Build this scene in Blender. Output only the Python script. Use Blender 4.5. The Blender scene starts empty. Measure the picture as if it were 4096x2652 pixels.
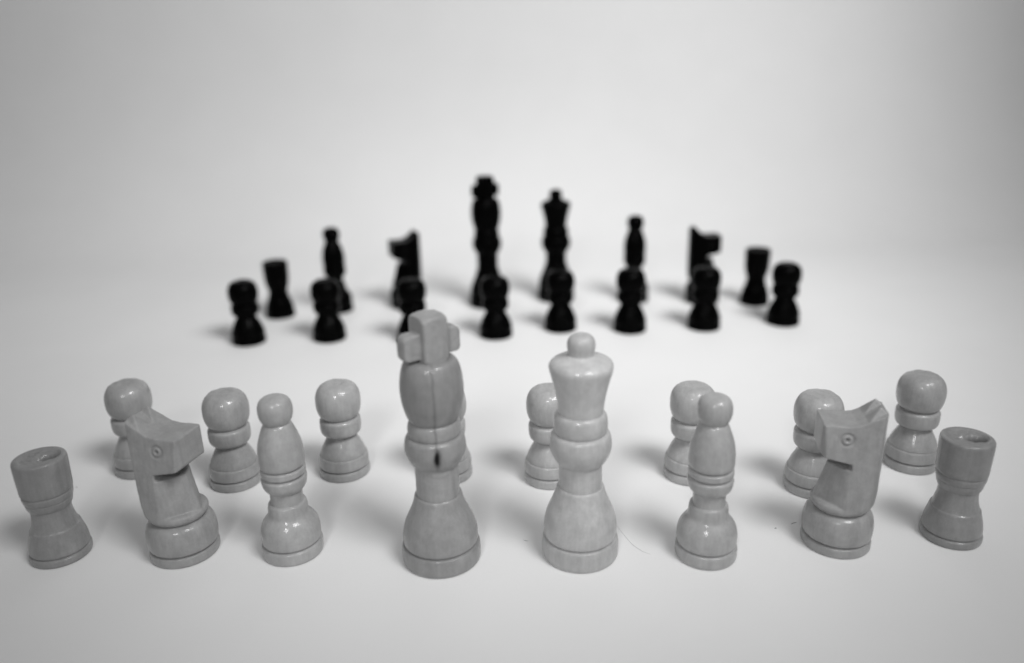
import bpy, bmesh, math, random
from mathutils import Vector, Matrix, noise

S = bpy.context.scene
C = S.collection
random.seed(7)
MM = 0.001

# ------------------------------------------------------------------ camera
cd = bpy.data.cameras.new('camera')
cam = bpy.data.objects.new('camera', cd)
C.objects.link(cam)
S.camera = cam
cd.sensor_width = 36.0
cd.lens = 27.305
cd.clip_start = 0.005
cd.clip_end = 50.0
PITCH, ROLL = math.radians(19.05), math.radians(-1.425)
fwd = Vector((0, math.cos(PITCH), -math.sin(PITCH)))
up0 = Vector((0, math.sin(PITCH), math.cos(PITCH)))
rt0 = Vector((1, 0, 0))
rt = math.cos(ROLL) * rt0 + math.sin(ROLL) * up0
up = -math.sin(ROLL) * rt0 + math.cos(ROLL) * up0
m = Matrix((rt, up, -fwd)).transposed().to_4x4()
m.translation = Vector((0, 0, 0.12672))
cam.matrix_world = m
cd.dof.use_dof = True
cd.dof.focus_distance = 0.224
cd.dof.aperture_fstop = 5.0
cd.dof.aperture_blades = 7

# ------------------------------------------------------------------ world and lamps
W = bpy.data.worlds.new('World')
S.world = W
W.use_nodes = True
bg = W.node_tree.nodes['Background']
bg.inputs[0].default_value = (1, 1, 1, 1)
bg.inputs[1].default_value = 0.19


def lamp(name, kind, loc, aim, energy, **kw):
    ld = bpy.data.lights.new(name, kind)
    o = bpy.data.objects.new(name, ld)
    C.objects.link(o)
    o.location = loc
    o.rotation_euler = (Vector(aim) - Vector(loc)).to_track_quat('-Z', 'Y').to_euler()
    ld.energy = energy
    for k, v in kw.items():
        setattr(ld, k, v)
    return o


lamp('desk_lamp_back', 'SPOT', (0.30, 0.05, 0.55), (-0.02, 0.69, 0.10), 16.9,
     spot_size=1.41, spot_blend=1.0, shadow_soft_size=0.13)
lamp('desk_lamp_front', 'SPOT', (0.21, -0.05, 0.50), (-0.03, 0.34, 0.015), 8.6,
     spot_size=0.94, spot_blend=1.0, shadow_soft_size=0.10)
lamp('window_side_lamp', 'SPOT', (-0.08, -0.20, 0.31), (0.02, 0.30, 0.02), 3.4,
     spot_size=0.72, spot_blend=1.0, shadow_soft_size=0.05)

S.view_settings.view_transform = 'Standard'
S.view_settings.look = 'None'
S.view_settings.exposure = 0.0
S.view_settings.gamma = 1.0
S.view_settings.use_curve_mapping = False
S.cycles.use_denoising = True
S.cycles.max_bounces = 8


# ------------------------------------------------------------------ materials
def mat(name):
    mt = bpy.data.materials.new(name)
    mt.use_nodes = True
    nt = mt.node_tree
    return mt, nt, nt.nodes['Principled BSDF']


def N(nt, kind, **kw):
    n = nt.nodes.new(kind)
    for k, v in kw.items():
        setattr(n, k, v)
    return n


def math_node(nt, op, a, b=None):
    n = N(nt, 'ShaderNodeMath', operation=op)
    for i, x in enumerate((a, b)):
        if x is None:
            continue
        if isinstance(x, (int, float)):
            n.inputs[i].default_value = x
        else:
            nt.links.new(x, n.inputs[i])
    return n.outputs[0]


def noise_tex(nt, vec, scale, detail=3.0, rough=0.55):
    n = N(nt, 'ShaderNodeTexNoise')
    n.inputs['Scale'].default_value = scale
    n.inputs['Detail'].default_value = detail
    n.inputs['Roughness'].default_value = rough
    nt.links.new(vec, n.inputs['Vector'])
    return n.outputs['Fac']


def remap(nt, val, a, b, c, d):
    n = N(nt, 'ShaderNodeMapRange')
    nt.links.new(val, n.inputs['Value'])
    for k, x in zip(('From Min', 'From Max', 'To Min', 'To Max'), (a, b, c, d)):
        n.inputs[k].default_value = x
    return n.outputs['Result']


def wood_material():
    mt, nt, b = mat('varnished_pale_wood')
    L = nt.links.new
    tc = N(nt, 'ShaderNodeTexCoord')
    oi = N(nt, 'ShaderNodeObjectInfo')
    sep = N(nt, 'ShaderNodeSeparateColor')
    L(oi.outputs['Color'], sep.inputs[0])
    tone, seed = sep.outputs[0], sep.outputs[1]
    off = N(nt, 'ShaderNodeCombineXYZ')
    L(math_node(nt, 'MULTIPLY', seed, 900.0), off.inputs[0])
    L(math_node(nt, 'MULTIPLY', seed, 370.0), off.inputs[1])
    mm = N(nt, 'ShaderNodeVectorMath', operation='MULTIPLY')
    mm.inputs[1].default_value = (1000, 1000, 1000)
    L(tc.outputs['Object'], mm.inputs[0])
    ad = N(nt, 'ShaderNodeVectorMath', operation='ADD')
    L(mm.outputs[0], ad.inputs[0])
    L(off.outputs[0], ad.inputs[1])
    p = ad.outputs[0]
    st = N(nt, 'ShaderNodeVectorMath', operation='MULTIPLY')
    st.inputs[1].default_value = (1, 1, 0.07)
    L(p, st.inputs[0])
    streak = noise_tex(nt, st.outputs[0], 1.3, 4.0, 0.65)      # fibres along the turning axis
    broad = noise_tex(nt, st.outputs[0], 0.22, 2.0, 0.5)       # growth bands
    blotch = noise_tex(nt, p, 0.32, 3.0, 0.6)                  # uneven varnish
    speck = noise_tex(nt, p, 3.2, 2.0, 0.6)
    f = math_node(nt, 'MULTIPLY', remap(nt, streak, 0.3, 0.7, 0.92, 1.06), remap(nt, broad, 0.3, 0.7, 0.93, 1.06))
    f = math_node(nt, 'MULTIPLY', f, remap(nt, blotch, 0.25, 0.75, 0.88, 1.10))
    f = math_node(nt, 'MULTIPLY', f, remap(nt, speck, 0.2, 0.8, 0.90, 1.08))
    cw = N(nt, 'ShaderNodeMath', operation='MULTIPLY')
    at = N(nt, 'ShaderNodeAttribute')
    at.attribute_name = 'darkening'
    f = math_node(nt, 'MULTIPLY', f, math_node(nt, 'SUBTRACT', 1.0, at.outputs['Fac']))
    f = math_node(nt, 'MULTIPLY', f, tone)
    col = N(nt, 'ShaderNodeCombineColor')
    for i in range(3):
        L(f, col.inputs[i])
    L(col.outputs[0], b.inputs['Base Color'])
    L(remap(nt, blotch, 0.3, 0.7, 0.36, 0.55), b.inputs['Roughness'])
    L(math_node(nt, 'MULTIPLY', 0.35, math_node(nt, 'SUBTRACT', 1.0, at.outputs['Fac'])), b.inputs['Specular IOR Level'])
    L(remap(nt, noise_tex(nt, p, 0.45, 2.0), 0.35, 0.65, 0.25, 0.75), cw.inputs[0])
    L(remap(nt, speck, 0.3, 0.7, 0.03, 0.09), b.inputs['Coat Roughness'])
    L(math_node(nt, 'MULTIPLY', math_node(nt, 'SUBTRACT', 1.0, math_node(nt, 'MINIMUM', math_node(nt, 'MULTIPLY', at.outputs['Fac'], 2.5), 1.0)), sep.outputs[2]), cw.inputs[1])
    L(cw.outputs[0], b.inputs['Coat Weight'])
    b.inputs['Coat IOR'].default_value = 1.45
    b1 = N(nt, 'ShaderNodeBump')
    b1.inputs['Strength'].default_value = 0.25
    b1.inputs['Distance'].default_value = 0.00006
    L(streak, b1.inputs['Height'])
    L(b1.outputs[0], b.inputs['Normal'])
    b2 = N(nt, 'ShaderNodeBump')
    b2.inputs['Strength'].default_value = 0.45
    b2.inputs['Distance'].default_value = 0.00009
    L(noise_tex(nt, p, 1.1, 3.0, 0.6), b2.inputs['Height'])
    L(b2.outputs[0], b.inputs['Coat Normal'])
    return mt


def black_material():
    mt, nt, b = mat('black_lacquered_wood')
    L = nt.links.new
    tc = N(nt, 'ShaderNodeTexCoord')
    n = noise_tex(nt, tc.outputs['Object'], 350.0, 3.0)
    L(remap(nt, n, 0.3, 0.7, 0.16, 0.30), b.inputs['Roughness'])
    b.inputs['Base Color'].default_value = (0.001, 0.001, 0.001, 1)
    b.inputs['Specular IOR Level'].default_value = 0.028
    bp = N(nt, 'ShaderNodeBump')
    bp.inputs['Strength'].default_value = 0.3
    bp.inputs['Distance'].default_value = 0.00008
    L(n, bp.inputs['Height'])
    L(bp.outputs[0], b.inputs['Normal'])
    return mt


def paper_material():
    mt, nt, b = mat('white_paper')
    L = nt.links.new
    tc = N(nt, 'ShaderNodeTexCoord')
    fine = noise_tex(nt, tc.outputs['Object'], 2600.0, 2.0)
    mid = noise_tex(nt, tc.outputs['Object'], 22.0, 4.0)
    v = math_node(nt, 'MULTIPLY', remap(nt, fine, 0.25, 0.75, 0.79, 0.83), remap(nt, mid, 0.3, 0.7, 0.985, 1.01))
    col = N(nt, 'ShaderNodeCombineColor')
    for i in range(3):
        L(v, col.inputs[i])
    L(col.outputs[0], b.inputs['Base Color'])
    b.inputs['Roughness'].default_value = 0.62
    b.inputs['Specular IOR Level'].default_value = 0.25
    bp = N(nt, 'ShaderNodeBump')
    bp.inputs['Strength'].default_value = 0.12
    bp.inputs['Distance'].default_value = 0.00005
    L(fine, bp.inputs['Height'])
    L(bp.outputs[0], b.inputs['Normal'])
    return mt


WOOD, BLACK, PAPER = wood_material(), black_material(), paper_material()


def dark_material():
    mt, nt, b = mat('dark_fibre')
    tc = N(nt, 'ShaderNodeTexCoord')
    n = noise_tex(nt, tc.outputs['Object'], 900.0, 2.0)
    col = N(nt, 'ShaderNodeCombineColor')
    for i in range(3):
        nt.links.new(remap(nt, n, 0.3, 0.7, 0.10, 0.22), col.inputs[i])
    nt.links.new(col.outputs[0], b.inputs['Base Color'])
    b.inputs['Roughness'].default_value = 0.7
    return mt


FIBRE = dark_material()

# ------------------------------------------------------------------ the paper sweep
def build_backdrop():
    prof = [(-0.45 + 0.05 * i, 0.0) for i in range(20)]
    y0, R = 0.52, 0.20
    prof = [p for p in prof if p[0] < y0 - 0.01] + [(y0, 0.0)]
    for i in range(1, 25):
        a = math.radians(86) * i / 24
        prof.append((y0 + R * math.sin(a), R - R * math.cos(a)))
    ye, ze = prof[-1]
    a = math.radians(86)
    for i in range(1, 13):
        prof.append((ye + 0.06 * i * math.cos(a), ze + 0.06 * i * math.sin(a)))
    bm = bmesh.new()
    xs = [-1.0 + 0.05 * i for i in range(41)]
    grid = []
    for x in xs:
        row = []
        for (y, z) in prof:
            w = 0.0
            if y > y0:                                     # paper bellies a little where it bends
                w = 0.004 * noise.noise(Vector((x * 2.5, y * 3, z * 3))) * min(1, (y - y0) / 0.1)
            row.append(bm.verts.new((x, y + w, z)))
        grid.append(row)
    for i in range(len(xs) - 1):
        for j in range(len(prof) - 1):
            bm.faces.new((grid[i][j], grid[i + 1][j], grid[i + 1][j + 1], grid[i][j + 1]))
    me = bpy.data.meshes.new('paper_backdrop')
    bm.to_mesh(me)
    bm.free()
    for p in me.polygons:
        p.use_smooth = True
    me.materials.append(PAPER)
    o = bpy.data.objects.new('paper_backdrop', me)
    o['kind'] = 'structure'
    o['label'] = 'white paper sweep that curves up from the table behind the pieces'
    C.objects.link(o)


build_backdrop()


# ------------------------------------------------------------------ turned shapes
def spline(pts, sub=5):
    """Catmull-Rom through profile points, kept inside so that corners stay small rounds."""
    out = []
    n = len(pts)
    for i in range(n - 1):
        p0 = Vector(pts[max(i - 1, 0)])
        p1 = Vector(pts[i])
        p2 = Vector(pts[i + 1])
        p3 = Vector(pts[min(i + 2, n - 1)])
        d = (p2 - p1).length
        t1 = (p2 - p0)
        t2 = (p3 - p1)
        t1 = t1.normalized() * d if t1.length > 0 else t1
        t2 = t2.normalized() * d if t2.length > 0 else t2
        for k in range(sub):
            t = k / sub
            h = (2 * t**3 - 3 * t**2 + 1) * p1 + (t**3 - 2 * t**2 + t) * t1 + (-2 * t**3 + 3 * t**2) * p2 + (t**3 - t**2) * t2
            out.append((max(h.x, 0.0), h.y))
    out.append(tuple(pts[-1]))
    return out


def lathe(name, pts, segs=96, sub=4, warp=None, wobble=0.0):
    """A turned section, profile (radius, height) in mm from the bottom to the top, closed at both ends."""
    prof = spline(pts, sub)
    bm = bmesh.new()
    sl = bm.verts.layers.float.new('darkening')
    rings = []
    for (r, z) in prof:
        if r < 1e-4:
            v = bm.verts.new((0, 0, z))
            rings.append([v])
            continue
        ring = []
        for k in range(segs):
            a = 2 * math.pi * k / segs
            q = Vector((r * math.cos(a), r * math.sin(a), z))
            if wobble:
                q.x *= 1 + wobble * noise.noise(Vector((math.cos(a) * 1.3, math.sin(a) * 1.3, z * 0.15)))
                q.y *= 1 + wobble * noise.noise(Vector((math.cos(a) * 1.3 + 5, math.sin(a) * 1.3, z * 0.15)))
            s = 0.0
            if warp:
                q, s = warp(q, a, r, z)
            v = bm.verts.new(q)
            v[sl] = s
            ring.append(v)
        rings.append(ring)
    for A, B in zip(rings, rings[1:]):
        if len(A) == 1 and len(B) == 1:
            continue
        for k in range(segs):
            k2 = (k + 1) % segs
            if len(A) == 1:
                bm.faces.new((A[0], B[k2], B[k]))
            elif len(B) == 1:
                bm.faces.new((A[k], A[k2], B[0]))
            else:
                bm.faces.new((A[k], A[k2], B[k2], B[k]))
    if len(rings[0]) > 1:
        bm.faces.new(list(reversed(rings[0])))
    if len(rings[-1]) > 1:
        bm.faces.new(rings[-1])
    bmesh.ops.scale(bm, vec=(MM, MM, MM), verts=bm.verts)
    bmesh.ops.recalc_face_normals(bm, faces=bm.faces)
    me = bpy.data.meshes.new(name)
    bm.to_mesh(me)
    bm.free()
    for p in me.polygons:
        p.use_smooth = True
    me.set_sharp_from_angle(angle=math.radians(42))
    me.materials.append(WOOD)
    return me


def convex(base_r, z0, z1, planes, segs=64, prof=None):
    """A round blank cut flat by planes (point, outward normal)."""
    bm = bmesh.new()
    pr = prof or [(base_r, z0), (base_r, z1)]
    rings = [[bm.verts.new((r * math.cos(2 * math.pi * k / segs), r * math.sin(2 * math.pi * k / segs), z)) for k in range(segs)] for r, z in pr]
    for A, B in zip(rings, rings[1:]):
        for k in range(segs):
            bm.faces.new((A[k], A[(k + 1) % segs], B[(k + 1) % segs], B[k]))
    bm.faces.new(list(reversed(rings[0])))
    bm.faces.new(rings[-1])
    for co, no in planes:
        g = list(bm.verts) + list(bm.edges) + list(bm.faces)
        r = bmesh.ops.bisect_plane(bm, geom=g, plane_co=co, plane_no=no, clear_outer=True, dist=1e-5)
        ed = [e for e in bm.edges if e.is_boundary]
        if ed:
            bmesh.ops.contextual_create(bm, geom=ed)
    bmesh.ops.recalc_face_normals(bm, faces=bm.faces)
    return bm


def remeshed(name, bms, voxel, smooth_it, post=None):
    """Fuse overlapping carved solids into one worn surface."""
    tmp = bpy.data.meshes.new('tmp')
    allbm = bmesh.new()
    for b in bms:
        t = bpy.data.meshes.new('t')
        b.to_mesh(t)
        b.free()
        allbm.from_mesh(t)
        bpy.data.meshes.remove(t)
    allbm.to_mesh(tmp)
    allbm.free()
    o = bpy.data.objects.new('tmp', tmp)
    C.objects.link(o)
    r = o.modifiers.new('r', 'REMESH')
    r.mode = 'VOXEL'
    r.voxel_size = voxel
    s = o.modifiers.new('s', 'SMOOTH')
    s.factor = 0.5
    s.iterations = smooth_it
    dg = bpy.context.evaluated_depsgraph_get()
    me = bpy.data.meshes.new_from_object(o.evaluated_get(dg))
    bpy.data.objects.remove(o)
    bpy.data.meshes.remove(tmp)
    me.name = name
    st = me.attributes.new('darkening', 'FLOAT', 'POINT')
    for i, v in enumerate(me.vertices):
        q = Vector(v.co)
        s_ = 0.0
        if post:
            q, s_ = post(q)
        st.data[i].value = s_
        v.co = q * MM
    for p in me.polygons:
        p.use_smooth = True
    me.materials.clear()
    me.materials.append(WOOD)
    return me


# ------------------------------------------------------------------ the six kinds of piece: lists of (part name, mesh)
def gauss(x, s):
    return math.exp(-(x / s) ** 2)


def make_pawn():
    def dimple(q, a, r, z):
        s = 0.0
        if z > 29.5:
            q.z += 0.18 * noise.noise(q * 0.6) - 0.25 * gauss(r - 1.6, 0.9)
        return q, s
    return [
        ('base', lathe('pawn_base', [(7.6, 0), (8.0, .3), (8.13, 1.1), (8.1, 2.2), (7.9, 2.7), (7.2, 3.0)])),
        ('body', lathe('pawn_body', [(7.0, 2.8), (7.25, 3.1), (7.85, 3.5), (7.95, 4.6), (7.85, 6.0), (7.6, 7.0), (7.2, 7.15), (7.25, 7.4), (6.95, 8.7), (5.95, 10.8), (4.95, 12.7), (4.5, 13.8), (4.4, 14.3)])),
        ('collar', lathe('pawn_collar', [(4.3, 13.9), (5.4, 14.2), (6.2, 15.0), (6.5, 16.3), (6.55, 17.9), (6.35, 19.3), (5.3, 19.9)])),
        ('head', lathe('pawn_head', [(5.1, 19.6), (5.5, 20.1), (6.3, 21.0), (6.95, 22.9), (7.15, 25.2), (6.9, 27.6), (6.05, 29.5), (4.6, 30.75), (2.6, 31.25), (1.3, 31.2), (0, 31.1)], warp=dimple, wobble=.012)),
    ]


def make_rook():
    def pit(q, a, r, z):
        s = 0.0
        if z > 29.4 and r < 5.2:
            dx, dy = q.x - 2.3, q.y - 0.7
            d = 6.0 * math.exp(-((dx / 1.6) ** 2 + (dy / 1.1) ** 2)) + 1.1 * math.exp(-(((q.x + 0.6) / 2.6) ** 2 + ((q.y - 0.3) / 0.8) ** 2))
            q.z += -d + 0.3 * noise.noise(q * 0.8) * min(1, (5.2 - r) / 1.5)
            s = min(0.88, 0.28 * d)  # pit is coloured darker the deeper it goes
        return q, s
    return [
        ('base', lathe('rook_base', [(7.3, 0), (7.7, .35), (7.8, 1.2), (7.72, 2.0), (7.2, 2.4)])),
        ('body', lathe('rook_body', [(7.0, 2.2), (7.2, 2.5), (7.5, 2.9), (7.45, 4.2), (7.15, 6), (6.55, 8.2), (6.25, 9.3), (5.95, 9.6), (5.5, 11.0), (5.1, 13), (4.98, 14.3), (5.05, 15.5)])),
        ('collar', lathe('rook_collar', [(4.9, 15.2), (5.3, 15.65), (5.65, 16.5), (5.85, 17.5), (5.82, 17.8), (6.05, 18.2), (6.25, 19.5), (6.08, 19.95)])),
        ('tower', lathe('rook_tower', [(6.0, 19.7), (6.12, 20.05), (6.4, 20.5), (6.5, 23), (6.6, 27), (6.6, 29.2), (6.35, 29.95), (5.6, 30.17), (5.0, 30.1), (4.5, 29.85), (3.9, 29.75), (3.2, 29.7), (2.4, 29.65), (1.6, 29.6), (.8, 29.6), (0, 29.4)], warp=pit, wobble=.008)),
    ]


def make_bishop():
    return [
        ('base', lathe('bishop_base', [(7.7, 0), (8.15, .35), (8.26, 1.6), (8.2, 3.1), (7.95, 3.6), (7.2, 3.9)])),
        ('body', lathe('bishop_body', [(7.1, 3.7), (7.35, 4.0), (7.85, 4.4), (8.0, 6), (7.95, 7.6), (7.5, 9.4), (6.6, 10.9), (5.75, 11.9), (5.35, 12.7), (5.25, 14.2), (5.05, 15.4), (4.75, 15.85), (4.4, 15.9), (4.3, 16.3), (4.28, 17.5), (4.35, 19.8)])),
        ('collar', lathe('bishop_collar', [(4.2, 19.3), (5.0, 20.0), (5.7, 21.2), (5.98, 22.6), (5.95, 23.6), (5.1, 24.15)])),
        ('ring', lathe('bishop_ring', [(5.0, 24.0), (5.3, 24.3), (5.85, 24.7), (5.93, 25.5), (5.85, 26.3), (5.1, 26.7)])),
        ('mitre', lathe('bishop_mitre', [(5.0, 26.5), (5.35, 26.85), (5.85, 27.3), (5.97, 29.5), (5.92, 31.3), (5.6, 33.5), (5.1, 35.3), (4.4, 37.3), (3.75, 38.8), (3.35, 39.3)])),
        ('head', lathe('bishop_head', [(3.2, 39.0), (3.45, 39.45), (3.8, 40.0), (4.32, 41.3), (4.5, 42.9), (4.35, 44.4), (3.7, 45.8), (2.4, 46.65), (1, 46.86), (0, 46.8)], wobble=.015)),
    ]


CRACK = math.radians(-82)          # the crack faces the board's edge on the pale king


def make_king():
    def crack(q, a, r, z):
        d = (a - CRACK + math.pi) % (2 * math.pi) - math.pi
        d -= 0.035 * noise.noise(Vector((0, 0, z * 0.35)))
        arc = d * r
        k = gauss(arc, 0.26)
        s = 0.30 * k
        f = 1 - 0.020 * k
        if 29.5 < z < 36.5:
            g = gauss(arc, 0.75) * gauss(z - 33.6, 2.5)
            f -= 0.10 * g
            s = max(s, 0.93 * min(1, 1.4 * g))
            f += 0.02 * gauss(arc - 1.1, 0.6) * gauss(z - 34.5, 1.2)
        return Vector((q.x * f, q.y * f, q.z)), s

    def moon(q, a, r, z):
        d = (a - CRACK + math.pi) % (2 * math.pi) - math.pi
        arc = (d - 0.12) * r
        e = math.hypot(arc / 3.3, (z - 29.3) / 2.0)
        f = 1.0
        if e < 1.15:
            f += 0.03 * (1 - max(0.0, min(1.0, (e - 0.85) / 0.3)))
        return Vector((q.x * f, q.y * f, q.z)), 0.0

    # cross: a square post with two arms, cut from one turned block
    ph = math.radians(36)
    parts = []
    for (hx, hy, z0, z1, rad) in ((3.5, 4.0, 58.0, 70.0, 4.95), (8.1, 2.05, 59.3, 65.9, 8.1)):
        pl = [((hx, 0, 0), (1, 0, 0)), ((-hx, 0, 0), (-1, 0, 0)), ((0, hy, 0), (0, 1, 0)), ((0, -hy, 0), (0, -1, 0))]
        pr = [(rad - .6, z0), (rad, z0 + .8), (rad, z1 - 1.2), (rad - .5, z1 - .4), (rad - 1.3, z1)]
        b = convex(rad, z0, z1, pl, 72, prof=pr)
        bmesh.ops.rotate(b, verts=b.verts, cent=(0, 0, 0), matrix=Matrix.Rotation(ph, 3, 'Z'))
        parts.append(b)

    def rough(q):
        d = 0.09 * noise.noise(q * 0.7)
        if q.z > 69:
            d -= 0.2 * gauss(math.hypot(q.x - 1, q.y), 1.6)
        return Vector((q.x, q.y, q.z + d)) + 0.06 * noise.noise_vector(q * 0.9), 0.0
    cross = remeshed('king_cross', parts, 0.22, 8, rough)
    return [
        ('base', lathe('king_base', [(10.0, 0), (10.45, .4), (10.62, 2), (10.6, 3.5), (10.42, 4.7), (10.15, 5.2), (9.3, 5.45)])),
        ('skirt', lathe('king_skirt', [(9.2, 5.2), (9.5, 5.55), (9.95, 5.95), (10.05, 7.2), (9.95, 8.8), (9.5, 10.8), (8.9, 12.5), (8.0, 14.5), (7.15, 16.5), (6.55, 18.4), (6.25, 19.7), (5.95, 20.1), (5.6, 20.1)])),
        ('neck', lathe('king_neck', [(5.6, 19.6), (5.72, 20.3), (5.70, 22), (5.68, 24), (5.68, 25), (5.68, 26), (5.68, 27), (5.68, 28), (5.68, 29), (5.7, 29.6)], segs=144, warp=moon)),
        ('collar', lathe('king_collar', [(5.5, 28.8), (6.3, 29.5), (7.2, 31.0), (7.8, 32.8), (7.95, 34.2), (7.8, 35.8), (7.35, 37.1), (6.5, 37.6)], segs=288, sub=6, warp=crack)),
        ('ring', lathe('king_ring', [(6.3, 37.3), (6.55, 37.65), (6.8, 38.1), (6.88, 39), (6.78, 40.3), (6.4, 41.4), (5.9, 41.75)], segs=288, warp=crack)),
        ('crown', lathe('king_crown', [(5.8, 41.4), (6.1, 41.8), (6.45, 42.3), (6.95, 43.5), (7.7, 46.5), (8.05, 49.5), (8.05, 51.5), (7.8, 54), (7.3, 56.2), (6.75, 57.5), (6.2, 58.1), (5, 58.4), (0, 58.5)], segs=288, warp=crack)),
        ('cross', cross),
    ]


def make_queen():
    def dents(q, a, r, z):
        d = 0.25 * noise.noise(Vector((math.cos(a) * 2, math.sin(a) * 2, z * .5)))
        if 55 < z < 57.3:
            q.z += d
        return q, 0.0

    def chip(q, a, r, z):
        d = (a - math.radians(185) + math.pi) % (2 * math.pi) - math.pi
        f = 1 + 0.035 * gauss(d * r, 0.7) * gauss(z - 17.2, 0.9)
        return Vector((q.x * f, q.y * f, q.z)), 0.0
    return [
        ('base', lathe('queen_base', [(9.7, 0), (10.15, .4), (10.32, 2), (10.3, 4), (10.12, 5.2), (9.9, 5.7), (9.0, 5.95)])),
        ('skirt', lathe('queen_skirt', [(8.9, 5.7), (9.2, 6.05), (9.65, 6.5), (9.78, 8), (9.72, 9.7), (9.1, 12.7), (8.3, 14.8), (7.5, 16.6), (6.7, 18.8), (6.25, 20.35), (5.95, 20.75), (5.6, 20.8)], segs=160, warp=chip)),
        ('neck', lathe('queen_neck', [(5.6, 20.3), (5.72, 21.0), (5.66, 25), (5.68, 28)])),
        ('collar', lathe('queen_collar', [(5.5, 27.3), (6.3, 28.0), (7.2, 29.5), (7.9, 31.4), (8.08, 33.0), (7.92, 34.7), (7.5, 35.9), (6.6, 36.4)])),
        ('ring', lathe('queen_ring', [(6.4, 36.1), (6.65, 36.45), (6.9, 37.0), (7.0, 38.4), (6.95, 39.5), (6.7, 40.8), (6.2, 41.55), (5.7, 41.8)])),
        ('crown', lathe('queen_crown', [(5.6, 41.4), (5.82, 42.2), (6.1, 44.9), (6.75, 48.3), (7.6, 51.6), (8.05, 53.3), (8.17, 54.2), (7.92, 55.0), (7.2, 55.7), (5.8, 56.35), (4.6, 56.85), (3.6, 57.4)], warp=dents)),
        ('finial', lathe('queen_finial', [(3.5, 56.7), (3.4, 57.6), (3.42, 58.4), (3.55, 59.7), (3.35, 61.0), (2.65, 62.1), (1.4, 62.6), (0, 62.7)], wobble=.01)),
    ]


def make_knight():
    # carved part; local +X is where the muzzle points, sizes in mm
    sy = lambda z: 4.5 + max(0, (42 - z)) * 0.085
    side = []
    for s in (1, -1):
        side.append(((0, s * 4.7, 42), (0, s * 1, 0.11)))
    blank = [(7.2, 11.9), (7.9, 12.9), (8.45, 14.3), (8.75, 17), (8.85, 24), (8.85, 43)]
    # lower neck with a keeled breast
    low = bmesh.new()
    rings = []
    for i in range(13):
        t = i / 12
        z = 13.6 + 11.5 * t
        sw, k, u0 = 7.85 - 1.5 * t, 7.95 - 3.4 * t, 0.2
        ring = [low.verts.new((-1.5, sw, z))]
        for j in range(25):
            a = math.pi / 2 - math.pi * j / 24
            ca, sa = max(math.cos(a), 0.0), math.sin(a)
            n = (abs(ca) ** 1.2 + abs(sa) ** 1.2) ** (-1 / 1.2)
            ring.append(low.verts.new((u0 + (k - u0) * ca * n, sw * sa * n, z - 0.10 * k * ca * n)))
        ring.append(low.verts.new((-1.5, -sw, z)))
        rings.append(ring)
    for A, B in zip(rings, rings[1:]):
        for j in range(len(A)):
            j2 = (j + 1) % len(A)
            low.faces.new((A[j], B[j], B[j2], A[j2]))
    low.faces.new(rings[0])
    low.faces.new(rings[-1])
    bmesh.ops.recalc_face_normals(low, faces=low.faces)
    # back of the neck, up to the poll
    back = convex(0, 0, 0, side + [((-0.3, 0, 0), (1, 0, 0)), ((0, 0, 37.4), (0, 0, 1))], 96, prof=blank)
    # head block: flat crown, straight muzzle, jaw rising to the muzzle
    head = convex(0, 0, 0, side + [((0, 0, 37.1), (-0.03, 0, 1)), ((7.7, 0, 33), (1, 0, .03)), ((7.2, 0, 28.9), (1, 0, -.9)), ((0, 0, 26.9), (0.22, 0, -1)), ((-4, 0, 0), (-1, 0, 0))], 96, prof=blank)
    # saddle that sweeps from the crown into the ears
    dip = convex(0, 0, 0, side + [((-1.0, 0, 37.4), (0.52, 0, 1)), ((-8, 0, 0), (-1, 0, 0)), ((0, 0, 36), (0, 0, -1)), ((2.0, 0, 0), (1, 0, 0))], 96, prof=blank)
    dip2 = convex(0, 0, 0, side + [((1.5, 0, 37.1), (0.14, 0, 1)), ((-8, 0, 0), (-1, 0, 0)), ((0, 0, 36), (0, 0, -1)), ((3.0, 0, 0), (1, 0, 0))], 96, prof=blank)
    cup = convex(0, 0, 0, [], 96, prof=[(6.7, 11.6), (7.2, 11.9), (7.65, 12.6), (7.8, 13.3), (7.6, 14.0), (6.8, 14.5)])
    ears = []
    for s in (1, -1):
        ears.append(convex(0, 0, 0, side + [((-6.2, 0, 42.3), (1.25, 0, 1.0)), ((-7.2, 0, 41.4), (-0.9, 0, 1)), ((0, 0, 36.5), (0, 0, -1)), ((0, s * 0.2, 38.2), (0, -s * 1.0, 0.62)), ((0, s * 5.1, 38.6), (0, s * 3.3, 2.1))], 96, prof=blank))

    def eye(q):
        st = 0.0
        d = 0.05 * noise.noise(q * 0.8)
        if abs(q.y) > 3.6 and q.z > 27:
            s = 1 if q.y > 0 else -1
            e = math.hypot(q.x - 1.5, q.z - 33.6)
            if e < 3.2:
                d += -0.34 * gauss(e - 1.55, 0.36) + 0.12 * gauss(e - 0.95, .3) - 0.6 * gauss(e, 0.42)
                st = 0.12 * gauss(e - 1.55, .4) + 0.45 * gauss(e, .4)  # eye ring and centre are coloured darker
            q = Vector((q.x, q.y + s * d, q.z))
        else:
            q = q + 0.05 * noise.noise_vector(q * 0.7)
        return q, st
    carved = remeshed('knight_head', [low, back, head, dip, dip2, cup] + ears, 0.2, 8, eye)
    return [
        ('base', lathe('knight_base', [(8.6, 0), (9.05, .35), (9.14, 1.3), (9.05, 2.3), (8.85, 2.7), (8.1, 2.95)])),
        ('body', lathe('knight_body', [(8.0, 2.75), (8.25, 3.05), (8.9, 3.6), (9.2, 5.2), (9.22, 6.8), (8.95, 8.8), (8.3, 10.4), (7.3, 11.3), (6.4, 11.7), (6.0, 12.1)])),
        ('horse_head', carved),
    ]


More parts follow.
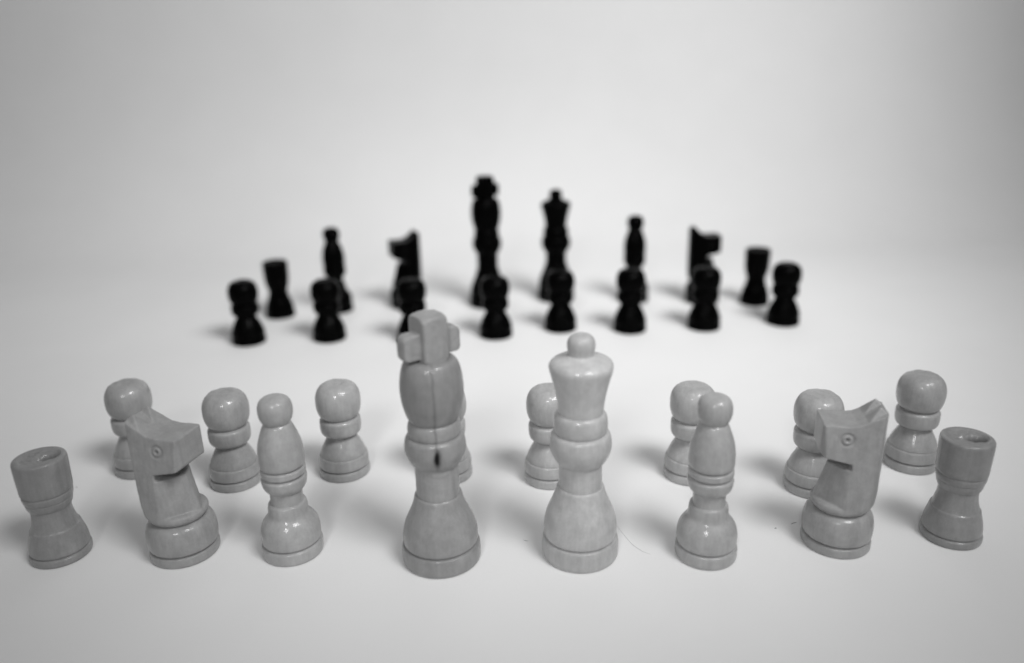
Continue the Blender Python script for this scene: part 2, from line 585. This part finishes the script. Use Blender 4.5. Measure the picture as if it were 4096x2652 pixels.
KINDS = dict(pawn=make_pawn(), rook=make_rook(), bishop=make_bishop(), king=make_king(), queen=make_queen(), knight=make_knight())

# ------------------------------------------------------------------ the pieces on the paper
FLANK = ['rook on the king side', 'knight on the king side', 'bishop on the king side', 'king', 'queen', 'bishop on the queen side', 'knight on the queen side', 'rook on the queen side']
FLANK_B = ['rook on the king side', 'bishop on the king side', 'knight on the king side', 'king', 'queen', 'bishop on the queen side', 'knight on the queen side', 'rook on the queen side']
# kind, x, y (mm), width scale, height scale, turn (degrees), wood tone, label
PALE = [
    ('rook', -127.5, 186.5, 1.008, 1.001, 15, 0.33, 'pale wooden rook with a pitted top beside the king-side knight'),
    ('knight', -92.8, 186.5, 1.009, 1.001, -16, 0.37, 'pale wooden knight between the rook and bishop on the king side'),
    ('bishop', -62.3, 185.3, 1.004, 0.996, 40, 0.40, 'pale wooden bishop standing between the king and a knight'),
    ('king', -20.6, 180.8, 1.004, 0.991, 0, 0.36, 'tall pale wooden king topped by a cross with a dark crack down its front'),
    ('queen', 17.1, 181.2, 1.0, 1.007, 0, 0.53, 'tall pale wooden queen with a flared crown and round finial'),
    ('bishop', 50.9, 179.0, 0.992, 0.996, 130, 0.40, 'pale wooden bishop standing between the queen and a knight'),
    ('knight', 87.7, 183.3, 0.992, 0.995, 169.5, 0.37, 'pale wooden knight between the bishop and rook on the queen side'),
    ('rook', 120.2, 184.6, 0.999, 1.005, -20, 0.32, 'pale wooden rook with a pitted top beside the queen-side knight'),
]
PALE_PAWNS = [(-126.3, 234.5, .994, 1.012, .36), (-90.9, 224.4, .996, 1.015, .36), (-56.4, 229.1, 1.005, 1.02, .40), (-22.2, 225.6, 1, 1, .43),
              (11.0, 221.5, 1.001, 1.02, .42), (55.9, 221.5, .993, 1.004, .41), (91.5, 211.9, .996, 1.016, .39), (128.8, 224.8, .995, 1.013, .35)]
DARK = [('rook', -125.1, 402.7, .996, 1.008, 0), ('bishop', -95.4, 410.0, 1.003, .989, 0), ('knight', -57.7, 415.1, 1, 1.005, 203), ('king', -12.4, 414.2, .995, 1.014, 3),
        ('queen', 25.5, 422.2, .999, .987, 0), ('bishop', 68.2, 415.4, 1.001, 1.019, 0), ('knight', 105.2, 410.4, 1, 1.001, 2), ('rook', 132.3, 404.4, .998, 1.003, 0)]
DARK_LABEL = ['black wooden rook at the end of the back row beside a bishop',
              'black wooden bishop between a rook and a knight',
              'black wooden knight standing next to the black king',
              'tall black wooden king topped by a cross',
              'tall black wooden queen with a pointed finial',
              'black wooden bishop standing next to the black queen',
              'black wooden knight between a bishop and a rook',
              'black wooden rook at the end of the back row beside a knight']
DARK_PAWNS = [(-129.3, 361.1, .999, 1.001), (-90.1, 363.1, 1.003, .968), (-47.7, 357.9, 1, .994), (-7.8, 361.4, 1.005, .968),
              (24.4, 369.2, .998, .976), (58.5, 364.9, 1.003, 1.009), (95.5, 366.0, 1.004, .996), (136.2, 370.1, .998, .995)]


TONE = {('king', 'crown'): 0.76, ('king', 'collar'): 0.92, ('king', 'ring'): 0.95, ('king', 'neck'): 1.0, ('king', 'skirt'): 0.93, ('king', 'base'): 0.86, ('rook', 'tower'): 0.95, ('queen', 'crown'): 1.14, ('queen', 'base'): 0.94}  # queen's crown lightened in colour, standing in for low front light
COAT = {'horse_head': 0.25, 'cross': 0.12}


def place(kind, x, y, sr, sh, turn, tone, label, group, side, material):
    root = bpy.data.objects.new('%s_%s' % (side, kind), None)
    root.empty_display_size = 0.01
    C.objects.link(root)
    root.location = (x * MM, y * MM, 0.0)
    root.rotation_euler = (0, 0, math.radians(turn))
    root.scale = (sr, sr, sh)
    root['label'] = label
    root['category'] = 'chess ' + kind
    root['group'] = group
    seed = random.random()
    for pname, me in KINDS[kind]:
        o = bpy.data.objects.new(pname, me)
        C.objects.link(o)
        o.parent = root
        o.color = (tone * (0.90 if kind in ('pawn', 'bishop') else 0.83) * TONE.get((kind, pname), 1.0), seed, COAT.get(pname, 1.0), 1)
        o.material_slots[0].link = 'OBJECT'
        o.material_slots[0].material = material
    return root


for (kind, x, y, sr, sh, turn, tone, lab) in PALE:
    place(kind, x, y, sr, sh, turn, tone, lab, 'pale pieces in the back row', 'pale', WOOD)
for i, (x, y, sr, sh, tone) in enumerate(PALE_PAWNS):
    place('pawn', x, y, sr, sh, 47 * i, tone, 'pale wooden pawn standing in front of the pale ' + FLANK[i], 'pale pawns', 'pale', WOOD)
for (kind, x, y, sr, sh, turn), lab in zip(DARK, DARK_LABEL):
    place(kind, x, y, sr, sh, turn, 0.01, lab, 'black pieces in the back row', 'black', BLACK)
for i, (x, y, sr, sh) in enumerate(DARK_PAWNS):
    place('pawn', x, y, sr, sh, 31 * i, 0.01, 'black wooden pawn standing in front of the black ' + FLANK_B[i], 'black pawns', 'black', BLACK)


# ------------------------------------------------------------------ lint on the paper
def fibre(name, pts, rad, label, cat):
    bm = bmesh.new()
    prof = spline([(a, b) for a, b in [(p[0] + 1000, p[1]) for p in pts]], 6)
    path = [Vector((a - 1000, b, rad + 0.01)) for a, b in prof]
    n = len(path)
    rings = []
    for i, p in enumerate(path):
        t = (path[min(i + 1, n - 1)] - path[max(i - 1, 0)]).normalized()
        s = Vector((-t.y, t.x, 0))
        k = rad * (0.5 + 0.5 * math.sin(math.pi * (0.08 + 0.84 * i / (n - 1))))
        rings.append([bm.verts.new(p + s * k * math.cos(a) + Vector((0, 0, k * math.sin(a)))) for a in [math.pi * 2 * j / 6 for j in range(6)]])
    for A, B in zip(rings, rings[1:]):
        for j in range(6):
            bm.faces.new((A[j], A[(j + 1) % 6], B[(j + 1) % 6], B[j]))
    bm.faces.new(rings[0])
    bm.faces.new(rings[-1])
    bmesh.ops.scale(bm, vec=(MM, MM, MM), verts=bm.verts)
    bmesh.ops.recalc_face_normals(bm, faces=bm.faces)
    me = bpy.data.meshes.new(name)
    bm.to_mesh(me)
    bm.free()
    me.materials.append(FIBRE)
    o = bpy.data.objects.new(name, me)
    C.objects.link(o)
    o['label'] = label
    o['category'] = cat


fibre('hair', [(28.7, 193.7), (29.3, 191.3), (30.4, 187.8), (32.0, 183.5), (33.8, 180.8), (35.9, 179.0)], 0.024, 'thin curved hair lying on the paper beside the pale queen', 'hair')
fibre('lint', [(78.6, 191.7), (79.4, 192.2), (80.4, 192.5)], 0.07, 'tiny dark lint in the shadow of the queen-side pale knight', 'lint')
fibre('lint', [(1.7, 187.2), (2.4, 186.8), (3.1, 186.6)], 0.05, 'tiny dark lint in the shadow of the pale queen', 'lint')
fibre('crumb', [(73.2, 189.7), (73.5, 189.85), (73.8, 189.8)], 0.10, 'tiny dark crumb on the paper between pale bishop and knight', 'crumb')
fibre('crumb', [(-142.8, 222.8), (-142.6, 222.9), (-142.3, 222.8)], 0.09, 'tiny dark crumb on the paper behind the king-side pale rook', 'crumb')
